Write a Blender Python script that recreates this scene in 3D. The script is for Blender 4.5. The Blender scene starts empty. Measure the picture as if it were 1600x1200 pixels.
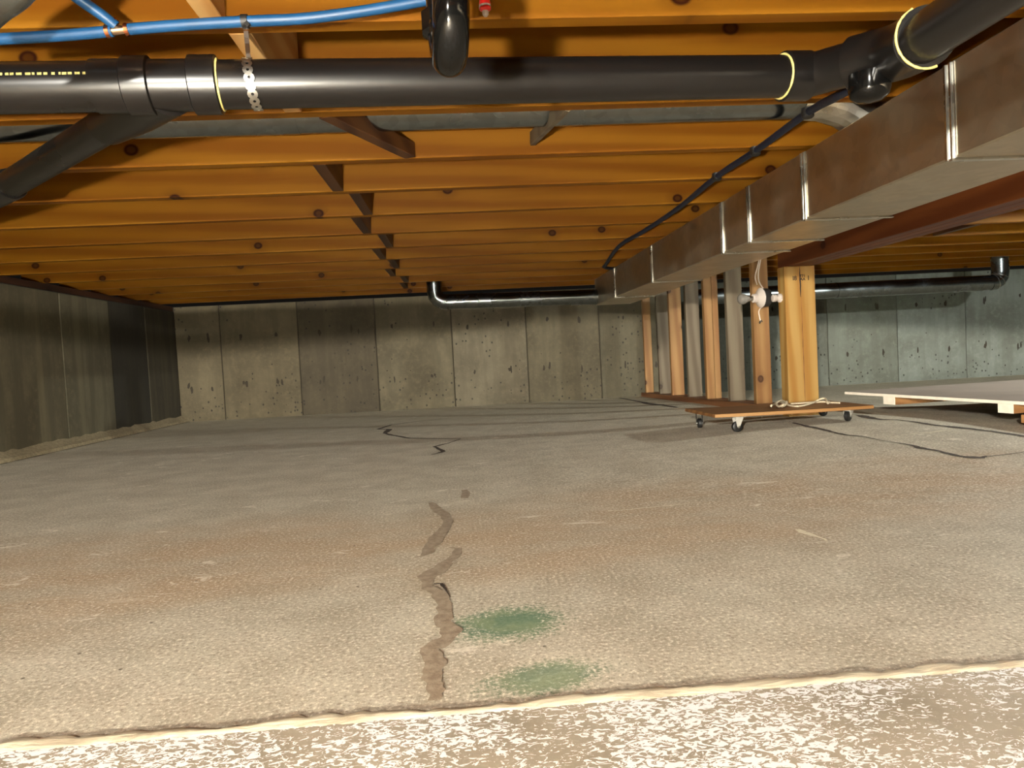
import bpy, bmesh, math, random
from mathutils import Vector, Matrix
random.seed(7)
S = bpy.context.scene
COL = S.collection
# ------------------------------------------------------------------ camera, lights, exposure
CAMZ = 0.4176                                    # camera height above the slab (m)
FPX = 1103.0                                    # focal length for a 1600 px wide picture
YAW, PITCH, ROLL = 0.0683, -0.0371, -0.0519
_f = Vector((math.sin(YAW)*math.cos(PITCH), math.cos(YAW)*math.cos(PITCH), math.sin(PITCH)))
_r0 = Vector((math.cos(YAW), -math.sin(YAW), 0)); _u0 = _r0.cross(_f)
RT = _r0*math.cos(ROLL) + _u0*math.sin(ROLL); UP = -_r0*math.sin(ROLL) + _u0*math.cos(ROLL); FW = _f
cam = bpy.data.cameras.new('camera'); cam_ob = bpy.data.objects.new('camera', cam); COL.objects.link(cam_ob)
cam.sensor_fit = 'HORIZONTAL'; cam.sensor_width = 36.0; cam.lens = 36.0*FPX/1600.0
cam.clip_start = 0.02; cam.clip_end = 60
M = Matrix((RT, UP, -FW)).transposed().to_4x4(); M.translation = Vector((0, 0, CAMZ)); cam_ob.matrix_world = M
S.camera = cam_ob

w = bpy.data.worlds.new('world'); S.world = w; w.use_nodes = True
w.node_tree.nodes['Background'].inputs[0].default_value = (0.55, 0.5, 0.42, 1)
w.node_tree.nodes['Background'].inputs[1].default_value = 0.01

def lamp(name, loc, color, radius, constant=0.0, linear=0.0, quadratic=0.0):
    l = bpy.data.lights.new(name, 'POINT'); l.color = color; l.energy = 1.0; l.shadow_soft_size = radius
    l.use_nodes = True; nt = l.node_tree
    em = next(n for n in nt.nodes if n.type == 'EMISSION'); last = None
    for k, v in (('Constant', constant), ('Linear', linear), ('Quadratic', quadratic)):
        if not v: continue
        fo = nt.nodes.new('ShaderNodeLightFalloff'); fo.inputs['Strength'].default_value = v; sk = fo.outputs[k]
        if last is not None:
            ad = nt.nodes.new('ShaderNodeMath'); ad.operation = 'ADD'; nt.links.new(last, ad.inputs[0]); nt.links.new(sk, ad.inputs[1]); sk = ad.outputs[0]
        last = sk
    nt.links.new(last, em.inputs['Strength'])
    o = bpy.data.objects.new(name, l); COL.objects.link(o); o.location = loc
    return o
lamp('added_high_light', (-0.85, -1.60, CAMZ+0.578), (1.0, 0.955, 0.85), 0.06, constant=58)  # unseen lamp added just under the joists to brighten slab and walls
lamp('added_low_light', (-0.42, -0.60, CAMZ-0.15), (1.0, 0.93, 0.78), 0.04, linear=58, quadratic=215)  # unseen lamp added low behind the camera to light the joist faces
lamp('right_bay_light', (3.60, 3.16, CAMZ+0.595), (0.95, 1.0, 0.93), 0.02, linear=56)
S.view_settings.view_transform = 'Standard'; S.view_settings.look = 'None'
S.view_settings.gamma = 1.0; S.view_settings.use_curve_mapping = False
S.view_settings.exposure = 0.0

# ------------------------------------------------------------------ geometry helpers
ORG = Vector((0, 0, CAMZ))
def ray(px, py): return RT*((px-800)/FPX) + UP*((600-py)/FPX) + FW
def at(px, py, y):                              # the point seen at a pixel, y metres into the room
    v = ray(px, py); return ORG + v*(y/v.y)
def at_x(px, py, x):
    v = ray(px, py); return ORG + v*(x/v.x)
def lerp_tab(t, x):
    if x <= t[0][0]: return t[0][1]
    for (a, b), (c, d) in zip(t, t[1:]):
        if x <= c:
            k = (x-a)/(c-a); k = k*k*(3-2*k); return b+(d-b)*k
    return t[-1][1]
RIDGE = [(1.5, 0.0), (3.02, 0.057), (3.6, 0.050), (4.3, 0.038), (6.4, 0.0)]
def fz(x, y):                                   # the slab is heaved up along the middle bearing line
    return lerp_tab(RIDGE, y)*math.exp(-((x-1.75)/0.85)**2)
def on_floor(px, py, dz=0.0):
    v = ray(px, py); t = CAMZ/-v.z
    for _ in range(12):
        p = ORG+v*t; t = (CAMZ-fz(p.x, p.y)-dz)/-v.z
    return ORG+v*t

class MB:
    def __init__(s): s.v = []; s.f = []
    def add(s, vs, fs):
        n = len(s.v); s.v += [Vector(v) for v in vs]; s.f += [tuple(i+n for i in f) for f in fs]; return s
    def box(s, a, b, bev=0.0):
        a = Vector(a); b = Vector(b); c = (a+b)/2; h = (b-a)/2
        return s.obox(c, Vector((h.x, 0, 0)), Vector((0, h.y, 0)), Vector((0, 0, h.z)), bev)
    def obox(s, c, ax, ay, az, bev=0.0):
        c = Vector(c); H = [ax.length, ay.length, az.length]; D = [ax.normalized(), ay.normalized(), az.normalized()]
        if bev <= 0:
            vs = [c+ax*i+ay*j+az*k for i in (-1, 1) for j in (-1, 1) for k in (-1, 1)]
            return s.add(vs, [(0,1,3,2),(4,6,7,5),(0,4,5,1),(2,3,7,6),(0,2,6,4),(1,5,7,3)])
        bm = bmesh.new(); bmesh.ops.create_cube(bm, size=2)
        for v in bm.verts: v.co = Vector((v.co.x*H[0], v.co.y*H[1], v.co.z*H[2]))
        bmesh.ops.bevel(bm, geom=bm.edges[:], offset=bev, segments=1, affect='EDGES', profile=0.5)
        bm.verts.index_update()
        s.add([c+D[0]*v.co.x+D[1]*v.co.y+D[2]*v.co.z for v in bm.verts], [[v.index for v in f.verts] for f in bm.faces])
        bm.free(); return s
    def bar(s, p, q, wd, ht, bev=0.0, up=(0, 0, 1)):
        p = Vector(p); q = Vector(q); d = (q-p); up = Vector(up)
        sx = d.cross(up).normalized(); uz = sx.cross(d).normalized()
        return s.obox((p+q)/2, d/2, sx*wd/2, uz*ht/2, bev)
    def tube(s, pts, rad, seg=14, cap=True, closed=False):
        pts = [Vector(p) for p in pts]; n = len(pts)
        if not hasattr(rad, '__len__'): rad = [rad]*n
        fr = None; rings = []
        for i, p in enumerate(pts):
            a = pts[i-1] if (i > 0 or closed) else p; b = pts[(i+1) % n] if (i < n-1 or closed) else p
            t = (b-a)
            if t.length < 1e-9: t = Vector((0, 0, 1))
            t.normalize()
            if fr is None:
                fr = t.cross(Vector((0, 0, 1)))
                if fr.length < 1e-3: fr = t.cross(Vector((1, 0, 0)))
            fr = (fr-t*fr.dot(t)).normalized(); bn = t.cross(fr)
            rings.append([p+(fr*math.cos(2*math.pi*k/seg)+bn*math.sin(2*math.pi*k/seg))*rad[i] for k in range(seg)])
        vs = [v for r in rings for v in r]; fs = []
        for i in range(n if closed else n-1):
            for k in range(seg):
                j = (i+1) % n; fs.append((i*seg+k, i*seg+(k+1) % seg, j*seg+(k+1) % seg, j*seg+k))
        if cap and not closed: fs += [tuple(range(seg))[::-1], tuple((n-1)*seg+k for k in range(seg))]
        return s.add(vs, fs)
    def lathe(s, base, axis, prof, seg=18):      # prof: (distance along the axis, radius); steps stay sharp
        axis = Vector(axis).normalized(); base = Vector(base)
        return s.tube([base+axis*(a+1e-5*i) for i, (a, r) in enumerate(prof)], [max(r, 1e-4) for a, r in prof], seg)
    def build(s, name, m, parent=None, smooth=None, tag=None):
        o = parent; off = Vector((0, 0, 0))
        while o is not None: off += o.location; o = o.parent
        loc = Vector((0, 0, 0))
        if parent is None and tag: loc = Vector(tag)
        me = bpy.data.meshes.new(name); me.from_pydata([tuple(v-off-loc) for v in s.v], [], s.f); me.update()
        bm = bmesh.new(); bm.from_mesh(me); bmesh.ops.recalc_face_normals(bm, faces=bm.faces[:]); bm.to_mesh(me); bm.free()
        if smooth is not None:
            me.polygons.foreach_set('use_smooth', [True]*len(me.polygons))
            me.set_sharp_from_angle(angle=math.radians(smooth))
        me.materials.append(m)
        ob = bpy.data.objects.new(name, me); COL.objects.link(ob); ob.location = loc
        if parent is not None: ob.parent = parent
        return ob
def spline(pts, n=8):
    pts = [Vector(p) for p in pts]; out = []
    for i in range(len(pts)-1):
        p0 = pts[max(i-1, 0)]; p1 = pts[i]; p2 = pts[i+1]; p3 = pts[min(i+2, len(pts)-1)]
        for k in range(n):
            t = k/n
            out.append(0.5*((2*p1)+(p2-p0)*t+(2*p0-5*p1+4*p2-p3)*t*t+(3*p1-p0-3*p2+p3)*t**3))
    return out+[pts[-1]]
def ring(c, axis, R, r, seg=28, s2=6, a0=0, a1=2*math.pi):
    axis = Vector(axis).normalized(); u = axis.cross(Vector((0, 0, 1)))
    if u.length < 1e-3: u = Vector((1, 0, 0))
    u.normalize(); v = axis.cross(u); full = abs(a1-a0-2*math.pi) < 1e-6
    n = seg if full else seg+1
    return [Vector(c)+(u*math.cos(a0+(a1-a0)*k/seg)+v*math.sin(a0+(a1-a0)*k/seg))*R for k in range(n)]
def thing(name, label, cat, loc, group=None):
    o = bpy.data.objects.new(name, None); COL.objects.link(o); o.location = loc; o.empty_display_size = 0.05
    o['label'] = label; o['category'] = cat
    if group: o['group'] = group
    return o
def tag(o, label, cat, group=None):
    o['label'] = label; o['category'] = cat
    if group: o['group'] = group
    return o
def struct(o): o['kind'] = 'structure'; return o

# ------------------------------------------------------------------ material helpers
class NT:
    def __init__(s, name):
        s.m = bpy.data.materials.new(name); s.m.use_nodes = True; s.t = s.m.node_tree; s.t.nodes.clear()
        s.out = s.n('ShaderNodeOutputMaterial'); s.b = s.n('ShaderNodeBsdfPrincipled'); s.l(s.b.outputs[0], s.out.inputs[0])
    def n(s, ty, **kw):
        x = s.t.nodes.new(ty)
        for k, v in kw.items(): setattr(x, k, v)
        return x
    def l(s, a, b): s.t.links.new(a, b)
    def put(s, sock, v):
        if isinstance(v, bpy.types.NodeSocket): s.l(v, sock)
        elif v is not None: sock.default_value = v
    def math(s, op, a, b=None, c=None, clamp=False):
        x = s.n('ShaderNodeMath', operation=op); x.use_clamp = clamp
        for i, v in enumerate((a, b, c)): s.put(x.inputs[i], v) if v is not None else None
        return x.outputs[0]
    def vec(s, op, a, b=None):
        x = s.n('ShaderNodeVectorMath', operation=op); s.put(x.inputs[0], a)
        if b is not None: s.put(x.inputs[1], b)
        return x.outputs[0]
    def mix(s, f, a, b):
        x = s.n('ShaderNodeMix', data_type='RGBA'); s.put(x.inputs[0], f)
        s.put(x.inputs[6], a if isinstance(a, bpy.types.NodeSocket) else tuple(a)+(1,)); s.put(x.inputs[7], b if isinstance(b, bpy.types.NodeSocket) else tuple(b)+(1,))
        return x.outputs[2]
    def noise(s, v, scale, det=3, rough=0.55, dist=0.0):
        x = s.n('ShaderNodeTexNoise'); s.put(x.inputs['Vector'], v); x.inputs['Scale'].default_value = scale
        x.inputs['Detail'].default_value = det; x.inputs['Roughness'].default_value = rough; x.inputs['Distortion'].default_value = dist
        return x.outputs[0]
    def voro(s, v, scale, feat='F1', rnd=1.0):
        x = s.n('ShaderNodeTexVoronoi', feature=feat); s.put(x.inputs['Vector'], v); x.inputs['Scale'].default_value = scale
        x.inputs['Randomness'].default_value = rnd
        return x
    def ramp(s, f, a, b, lo=0.0, hi=1.0, smooth=True):
        x = s.n('ShaderNodeMapRange'); x.interpolation_type = 'SMOOTHSTEP' if smooth else 'LINEAR'
        s.put(x.inputs[0], f); x.inputs[1].default_value = a; x.inputs[2].default_value = b
        x.inputs[3].default_value = lo; x.inputs[4].default_value = hi
        return x.outputs[0]
    def bump(s, h, strength, dist=0.002):
        x = s.n('ShaderNodeBump'); x.inputs['Strength'].default_value = strength; x.inputs['Distance'].default_value = dist
        s.l(h, x.inputs['Height']); s.l(x.outputs[0], s.b.inputs['Normal'])
    def set(s, col=None, rough=None, metal=None, **kw):
        if col is not None: s.put(s.b.inputs['Base Color'], col if isinstance(col, bpy.types.NodeSocket) else tuple(col)+(1,))
        if rough is not None: s.put(s.b.inputs['Roughness'], rough)
        if metal is not None: s.put(s.b.inputs['Metallic'], metal)
        for k, v in kw.items(): s.put(s.b.inputs[k], v)
        return s
def lin(r, g, b):
    return tuple(((c/255+0.055)/1.055)**2.4 if c > 10 else c/255/12.92 for c in (r, g, b))
def plain(name, rgb, rough=0.5, metal=0.0, var=0.12, scale=30, **kw):
    t = NT(name); tc = t.n('ShaderNodeTexCoord').outputs['Object']; n = t.noise(tc, scale, 4)
    c = lin(*rgb); col = t.mix(t.ramp(n, 0.3, 0.7), tuple(x*(1-var) for x in c), tuple(min(1, x*(1+var)) for x in c))
    t.set(col, t.ramp(n, 0.2, 0.8, max(0, rough-0.03), rough+0.03), metal, **kw); return t.m

def wood(name, axis, light, dark, knot, knots=1.0, rough=0.55, spec=0.3, thin=1):
    t = NT(name); tc = t.n('ShaderNodeTexCoord').outputs['Object']
    rnd = t.n('ShaderNodeObjectInfo').outputs['Random']
    off = t.n('ShaderNodeCombineXYZ'); 
    for i, k in enumerate((37.0, 53.0, 71.0)): t.l(t.math('MULTIPLY', rnd, k), off.inputs[i])
    p = t.vec('ADD', tc, off.outputs[0])
    st = [14.0]*3; st[axis] = 0.9
    ps = t.vec('MULTIPLY', p, tuple(st))
    # knots: sparse cells, stretched along the grain a little
    kk = [4.2]*3; kk[axis] = 3.4; kk[thin] = 0.0
    kp = t.vec('MULTIPLY', p, tuple(kk))
    se = t.n('ShaderNodeSeparateXYZ'); t.l(kp, se.inputs[0]); cb = t.n('ShaderNodeCombineXYZ')
    t.l(se.outputs[axis], cb.inputs[0]); t.l(se.outputs[3-axis-thin], cb.inputs[1])
    v = t.voro(cb.outputs[0], 1.0); v.voronoi_dimensions = '2D'
    sc = t.n('ShaderNodeSeparateColor'); t.l(v.outputs['Color'], sc.inputs[0])
    pick = t.math('GREATER_THAN', sc.outputs[0], 1.0-0.45*knots)
    kd = v.outputs['Distance']
    kmask = t.math('MULTIPLY', t.ramp(kd, 0.055, 0.085, 1, 0), pick)
    khalo = t.math('MULTIPLY', t.ramp(kd, 0.05, 0.22, 1, 0), pick)
    grain = t.noise(ps, 1.6, 4, 0.6, 0.6)
    wv = t.n('ShaderNodeTexWave', wave_type='BANDS', bands_direction='DIAGONAL'); t.l(ps, wv.inputs['Vector'])
    wv.inputs['Scale'].default_value = 0.55; wv.inputs['Distortion'].default_value = 5.0; wv.inputs['Detail'].default_value = 3; wv.inputs['Detail Scale'].default_value = 0.7
    g = t.math('ADD', t.math('MULTIPLY', grain, 0.6), t.math('MULTIPLY', wv.outputs[1], 0.4))
    col = t.mix(t.ramp(g, 0.25, 0.75), dark, light)
    broad = t.noise(p, 1.3, 2)
    col = t.mix(t.ramp(broad, 0.35, 0.7, 0, 0.35), col, tuple(c*0.75 for c in dark))
    col = t.mix(t.math('MULTIPLY', khalo, 0.45), col, tuple(c*0.6 for c in dark))
    rings = t.ramp(kd, 0.025, 0.055, 0.75, 1.0)
    col = t.mix(t.math('MULTIPLY', kmask, rings), col, knot)
    t.set(col, rough, 0.0); t.b.inputs['Specular IOR Level'].default_value = spec
    t.bump(g, 0.25, 0.001); return t.m

MAT = {}
MAT['joist'] = wood('joist_wood', 0, lin(131, 86, 17), lin(112, 66, 8), lin(40, 10, 1), spec=0.12)
MAT['block'] = wood('shaded_blocking_wood', 1, lin(81, 50, 24), lin(55, 29, 12), lin(29, 10, 3), 0.3, thin=0)  # blocking made dark: the shade on its faces is put into the colour
MAT['pale'] = wood('pale_nogging_wood', 1, lin(206, 164, 106), lin(182, 132, 74), lin(96, 50, 24), 0.3, thin=0)
MAT['dark_sill'] = wood('dark_sill_wood', 1, lin(58, 34, 20), lin(36, 20, 12), lin(20, 10, 6), 0.1, thin=0)
MAT['beam'] = wood('beam_wood', 1, lin(107, 58, 24), lin(83, 39, 12), lin(41, 12, 2), 0.3, thin=0)
MAT['stud_warm'] = wood('stud_wood_warm', 2, lin(146, 112, 70), lin(121, 84, 46), lin(57, 30, 13))
MAT['stud_grey'] = wood('stud_wood_grey', 2, lin(107, 96, 78), lin(85, 73, 57), lin(52, 38, 24), 0.5)
MAT['post'] = wood('post_wood', 2, lin(167, 134, 77), lin(147, 105, 47), lin(76, 40, 12), 1.1)
MAT['sill'] = wood('sill_wood', 1, lin(126, 84, 52), lin(92, 56, 32), lin(50, 28, 14), 0.2)
MAT['ply'] = wood('plywood', 0, lin(138, 98, 58), lin(104, 68, 36), lin(70, 40, 20), 0.1, thin=2)
MAT['ply_edge'] = wood('plywood_edge', 0, lin(172, 132, 86), lin(138, 98, 56), lin(90, 54, 26), 0.1)
MAT['osb'] = wood('subfloor_board', 0, lin(132, 84, 38), lin(105, 57, 20), lin(57, 23, 6), 0.1)
MAT['runner'] = wood('runner_wood', 0, lin(176, 130, 84), lin(140, 98, 58), lin(90, 56, 30), 0.1)

def concrete_panel(name='formed_concrete', streak=0.45, voids=0.85):
    t = NT(name); tc = t.n('ShaderNodeTexCoord').outputs['Object']
    oi = t.n('ShaderNodeObjectInfo')
    off = t.n('ShaderNodeCombineXYZ')
    for i, k in enumerate((19.0, 31.0, 3.0)): t.l(t.math('MULTIPLY', oi.outputs['Random'], k), off.inputs[i])
    p = t.vec('ADD', tc, off.outputs[0])
    a = t.noise(p, 3.0, 5, 0.6); b = t.noise(p, 26.0, 5, 0.7); st = t.noise(t.vec('MULTIPLY', p, (9, 9, 0.9)), 1.2, 4, 0.6)
    base = oi.outputs['Color']
    dk = t.vec('MULTIPLY', base, (0.60, 0.58, 0.54)); lt = t.vec('MULTIPLY', base, (1.22, 1.2, 1.15))
    col = t.mix(t.ramp(a, 0.3, 0.7), dk, base)
    col = t.mix(t.ramp(b, 0.45, 0.75, 0, 0.6), col, lt)
    col = t.mix(t.ramp(st, 0.42, 0.62, 0, streak), col, dk)
    if streak > 0.5: col = t.mix(t.ramp(t.noise(t.vec('MULTIPLY', p, (6, 6, 0.25)), 1.5, 3, 0.5), 0.52, 0.68, 0, 0.7), col, lt)
    # air voids, denser low down on the pour
    z = t.n('ShaderNodeSeparateXYZ'); t.l(tc, z.inputs[0])
    v = t.voro(t.vec('MULTIPLY', p, (1, 1, 0.8)), 34.0); sc = t.n('ShaderNodeSeparateColor'); t.l(v.outputs['Color'], sc.inputs[0])
    dens = t.math('ADD', t.ramp(z.outputs[2], -0.42, 0.0, 0.42, 0.02), t.ramp(t.noise(p, 2.2, 2), 0.42, 0.66, -0.22, 0.26))
    hole = t.math('MULTIPLY', t.math('LESS_THAN', sc.outputs[0], dens), t.ramp(v.outputs['Distance'], 0.16, 0.34, 1, 0))
    col = t.mix(t.math('MULTIPLY', hole, voids), col, (0.012, 0.010, 0.007))
    t.set(col, 0.85); h = t.math('SUBTRACT', t.math('MULTIPLY', b, 0.6), hole)
    t.bump(h, 0.5, 0.003); return t.m
MAT['panel'] = concrete_panel(); MAT['panel_streaked'] = concrete_panel('streaked_concrete', 0.85, 0.15)  # second one, for the left wall: stronger vertical streaks, fainter voids

def floor_mat():
    t = NT('slab_concrete'); p = t.n('ShaderNodeTexCoord').outputs['Object']
    big = t.noise(p, 0.9, 4, 0.6); mid = t.noise(p, 6.0, 5, 0.65); fine = t.noise(p, 150.0, 3, 0.75); fine2 = t.noise(p, 70, 4, 0.7)
    col = t.mix(t.ramp(mid, 0.3, 0.7), lin(178, 168, 148), lin(204, 195, 175))
    # rusty brown traffic stain across the middle of the slab
    xyz = t.n('ShaderNodeSeparateXYZ'); t.l(p, xyz.inputs[0])
    yy = t.math('ADD', xyz.outputs[1], t.math('MULTIPLY', t.math('SUBTRACT', big, 0.5), 1.2))
    yy = t.math('SUBTRACT', yy, t.math('MULTIPLY', xyz.outputs[0], 0.12))
    band = t.math('MULTIPLY', t.ramp(yy, 1.15, 1.5), t.ramp(yy, 1.75, 2.25, 1, 0))
    band = t.math('MULTIPLY', band, t.ramp(t.noise(t.vec('MULTIPLY', p, (1, 2.2, 1)), 2.6, 4, 0.6), 0.3, 0.65, 0.3, 1.0))
    col = t.mix(t.math('MULTIPLY', band, 0.72), col, lin(184, 154, 120))
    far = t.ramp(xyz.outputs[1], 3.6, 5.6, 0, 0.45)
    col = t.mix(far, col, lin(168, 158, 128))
    # speckle of exposed sand
    col = t.mix(t.ramp(fine, 0.52, 0.66, 0, 0.75), col, lin(250, 243, 226))
    col = t.mix(t.ramp(fine, 0.48, 0.34, 0, 0.7), col, lin(138, 122, 104))
    col = t.mix(t.ramp(fine2, 0.62, 0.8, 0, 0.35), col, lin(232, 222, 202))
    # trowel streaks and pale scuffs
    strk = t.noise(t.vec('MULTIPLY', p, (2.2, 14, 1)), 1.6, 4, 0.65)
    col = t.mix(t.ramp(strk, 0.60, 0.74, 0, 0.4), col, lin(226, 216, 196))
    scuff = t.math('MULTIPLY', t.ramp(t.noise(t.vec('MULTIPLY', p, (5, 9, 1)), 1.7, 5, 0.7, 0.8), 0.60, 0.66), t.ramp(t.noise(p, 1.7, 2), 0.44, 0.56))
    col = t.mix(t.math('MULTIPLY', scuff, 0.75), col, lin(236, 228, 212))
    dirt = t.voro(p, 26.0); sc = t.n('ShaderNodeSeparateColor'); t.l(dirt.outputs['Color'], sc.inputs[0])
    spot = t.math('MULTIPLY', t.math('GREATER_THAN', sc.outputs[1], 0.84), t.ramp(dirt.outputs['Distance'], 0.05, 0.10, 1, 0))
    col = t.mix(t.math('MULTIPLY', spot, 0.8), col, lin(70, 55, 40))
    # two rubbed-in green paint stains
    for (c0, c1, wd, amt) in GREEN:
        d = (c1-c0); L = d.length; d.normalize(); nrm = Vector((-d.y, d.x, 0)); c = (c0+c1)/2
        q = t.vec('SUBTRACT', p, tuple(c))
        def dot(v):
            x = t.n('ShaderNodeVectorMath', operation='DOT_PRODUCT'); t.l(q, x.inputs[0]); x.inputs[1].default_value = tuple(v); return x.outputs['Value']
        u = t.math('DIVIDE', dot(d), L/2); v = t.math('DIVIDE', dot(nrm), wd/2)
        r = t.math('SQRT', t.math('ADD', t.math('MULTIPLY', u, u), t.math('MULTIPLY', v, v)))
        r = t.math('ADD', r, t.math('MULTIPLY', t.math('SUBTRACT', t.noise(p, 16, 5, 0.7), 0.5), 1.0))
        r = t.math('ADD', r, t.math('MULTIPLY', t.math('SUBTRACT', fine, 0.5), 2.2))
        g = t.mix(t.ramp(t.noise(p, 22, 3), 0.35, 0.65), lin(72, 118, 88), lin(110, 138, 100))
        col = t.mix(t.math('MULTIPLY', t.ramp(r, 0.55, 1.15, 1, 0), amt), col, g)
    t.set(col, 0.72); t.b.inputs['Specular IOR Level'].default_value = 0.25
    t.bump(t.math('ADD', fine, t.math('MULTIPLY', mid, 1.5)), 0.35, 0.0025); return t.m
GREEN = [(on_floor(706, 984), on_floor(880, 962), 0.14, 0.8), (on_floor(752, 1078), on_floor(950, 1040), 0.09, 0.66)]
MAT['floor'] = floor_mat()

def ledge_mat():
    t = NT('paint_splattered_concrete'); p = t.n('ShaderNodeTexCoord').outputs['Object']
    fine = t.noise(p, 160, 3, 0.7); mid = t.noise(p, 7, 4)
    col = t.mix(t.ramp(mid, 0.3, 0.7), lin(152, 140, 120), lin(176, 164, 144))
    col = t.mix(t.ramp(fine, 0.5, 0.8, 0, 0.35), col, lin(214, 200, 180))
    sp = t.noise(t.vec('MULTIPLY', p, (1.0, 1.5, 1)), 84, 4, 0.62, 1.4); dn = t.noise(t.vec('ADD', p, (0.15, 0, 0)), 3.4, 3)
    thr = t.ramp(dn, 0.30, 0.58, 0.62, 0.47)
    m = t.ramp(t.math('SUBTRACT', sp, thr), 0.0, 0.03)
    col = t.mix(m, col, lin(248, 248, 248))
    t.set(col, 0.6); t.bump(t.math('ADD', fine, m), 0.3, 0.002); return t.m
MAT['ledge'] = ledge_mat()

def cream():
    t = NT('cream_sealant'); p = t.n('ShaderNodeTexCoord').outputs['Object']
    a = t.noise(t.vec('MULTIPLY', p, (9, 60, 20)), 1.3, 5, 0.7, 0.6)
    col = t.mix(t.ramp(a, 0.35, 0.6), lin(196, 180, 152), lin(238, 228, 200))
    col = t.mix(t.ramp(a, 0.34, 0.26, 0, 0.8), col, lin(150, 124, 96))
    rust = t.ramp(t.noise(p, 5.0, 3), 0.62, 0.72, 0, 0.5); col = t.mix(rust, col, lin(196, 150, 92))
    t.set(col, 0.65); t.bump(a, 0.6, 0.004); return t.m
MAT['cream'] = cream()

def crackmat(name, a, b):
    t = NT(name); p = t.n('ShaderNodeTexCoord').outputs['Object']; n = t.noise(p, 60, 4, 0.7); f = t.noise(p, 190, 3, 0.7)
    col = t.mix(t.ramp(n, 0.3, 0.7), a, b); col = t.mix(t.ramp(f, 0.58, 0.75, 0, 0.4), col, lin(205, 192, 168))
    t.set(col, 0.85); t.bump(f, 0.4, 0.002); return t.m
MAT['patch'] = crackmat('crack_filler', lin(140, 122, 102), lin(172, 155, 132))
MAT['crack'] = crackmat('open_crack', lin(44, 32, 22), lin(74, 56, 40))
MAT['chalk'] = crackmat('pale_residue', lin(222, 214, 190), lin(238, 230, 208))
MAT['mortar'] = crackmat('mortar_fillet', lin(110, 98, 74), lin(140, 126, 98))

def metal(name, rgb, rough, spangle=0.12, scale=40):
    t = NT(name); p = t.n('ShaderNodeTexCoord').outputs['Object']; v = t.voro(p, scale)
    sc = t.n('ShaderNodeSeparateColor'); t.l(v.outputs['Color'], sc.inputs[0]); n = t.noise(p, 5, 4)
    c = lin(*rgb); col = t.mix(sc.outputs[0], tuple(x*(1-spangle) for x in c), tuple(min(1, x*(1+spangle)) for x in c))
    col = t.mix(t.ramp(n, 0.5, 0.8, 0, 0.3), col, tuple(x*0.6 for x in c))
    t.set(col, t.ramp(n, 0.25, 0.75, rough-0.07, rough+0.09), 1.0); return t.m
MAT['galv'] = metal('galvanised_steel', (136, 142, 144), 0.22)
MAT['duct'] = metal('galvanised_duct_sheet', (190, 178, 156), 0.42, 0.06, 30)
MAT['zinc'] = metal('zinc_plate', (210, 208, 200), 0.28)
MAT['copper'] = metal('copper', (214, 132, 88), 0.25, 0.05)
MAT['brass'] = metal('bright_fitting', (232, 196, 160), 0.25, 0.05)
MAT['abs'] = plain('black_abs_plastic', (20, 18, 17), 0.29, 0, 0.06, 3, **{'Specular IOR Level': 0.6})
MAT['absgloss'] = plain('glossy_black_abs', (10, 10, 10), 0.11, 0, 0.2, 14, **{'Specular IOR Level': 0.38})
MAT['bead'] = plain('yellow_cement_bead', (226, 208, 128), 0.5, 0, 0.15, 120)
MAT['blue'] = plain('blue_tubing', (18, 68, 110), 0.45, 0, 0.1, 20)
MAT['navy'] = plain('dark_blue_hose', (8, 18, 38), 0.55, 0, 0.15, 20)
MAT['rubber'] = plain('black_rubber', (22, 21, 20), 0.5, 0, 0.2, 30)
MAT['red'] = plain('red_plastic', (190, 30, 22), 0.3, 0, 0.1, 30)
MAT['white'] = plain('white_ceramic', (200, 188, 178), 0.25, 0, 0.04, 20)
MAT['melamine'] = plain('white_melamine', (180, 166, 154), 0.4, 0, 0.08, 6)
MAT['whiteedge'] = plain('pale_board_edge', (236, 226, 208), 0.6, 0, 0.06, 30)
MAT['plate'] = plain('pale_pressed_steel', (196, 192, 182), 0.35, 0.3, 0.06, 40)
MAT['rope'] = plain('pale_rope', (206, 190, 160), 0.85, 0, 0.25, 220)
MAT['wire'] = plain('white_cable', (206, 190, 176), 0.5, 0, 0.1, 40)
MAT['blackbox'] = plain('black_box', (30, 27, 24), 0.45, 0, 0.2, 40)
MAT['ink'] = plain('black_ink', (26, 18, 12), 0.8, 0, 0.3, 200)
MAT['yellowprint'] = plain('yellow_print', (176, 166, 100), 0.6, 0, 0.3, 200)
def glass():
    t = NT('frosted_bulb_glass'); p = t.n('ShaderNodeTexCoord').outputs['Object']; n = t.noise(p, 20, 2)
    t.set(t.mix(n, lin(140, 136, 128), lin(158, 152, 142)), 0.12); t.b.inputs['Transmission Weight'].default_value = 0.45
    t.b.inputs['IOR'].default_value = 1.35; return t.m
MAT['bulb'] = glass()
MAT['dim'] = plain('recess_concrete', (46, 40, 30), 0.95, 0, 0.2, 20)

# ------------------------------------------------------------------ the room
H = CAMZ+0.604                                  # underside of the joists
JH = 0.235; JT = 0.038
XL, XR, YB, YF = -2.506, 5.9, 6.417, -2.6
# floor slab
mb = MB(); nx, ny = 150, 150
xs = [XL-0.05+(XR-XL+0.1)*i/nx for i in range(nx+1)]; ys = [YF-0.05+(YB-YF+0.1)*j/ny for j in range(ny+1)]
def fine_z(x, y): return fz(x, y)
mb.add([(x, y, fine_z(x, y)) for y in ys for x in xs], [(j*(nx+1)+i, j*(nx+1)+i+1, (j+1)*(nx+1)+i+1, (j+1)*(nx+1)+i) for j in range(ny) for i in range(nx)])
FLOOR = struct(mb.build('floor', MAT['floor'], smooth=60))

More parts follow.
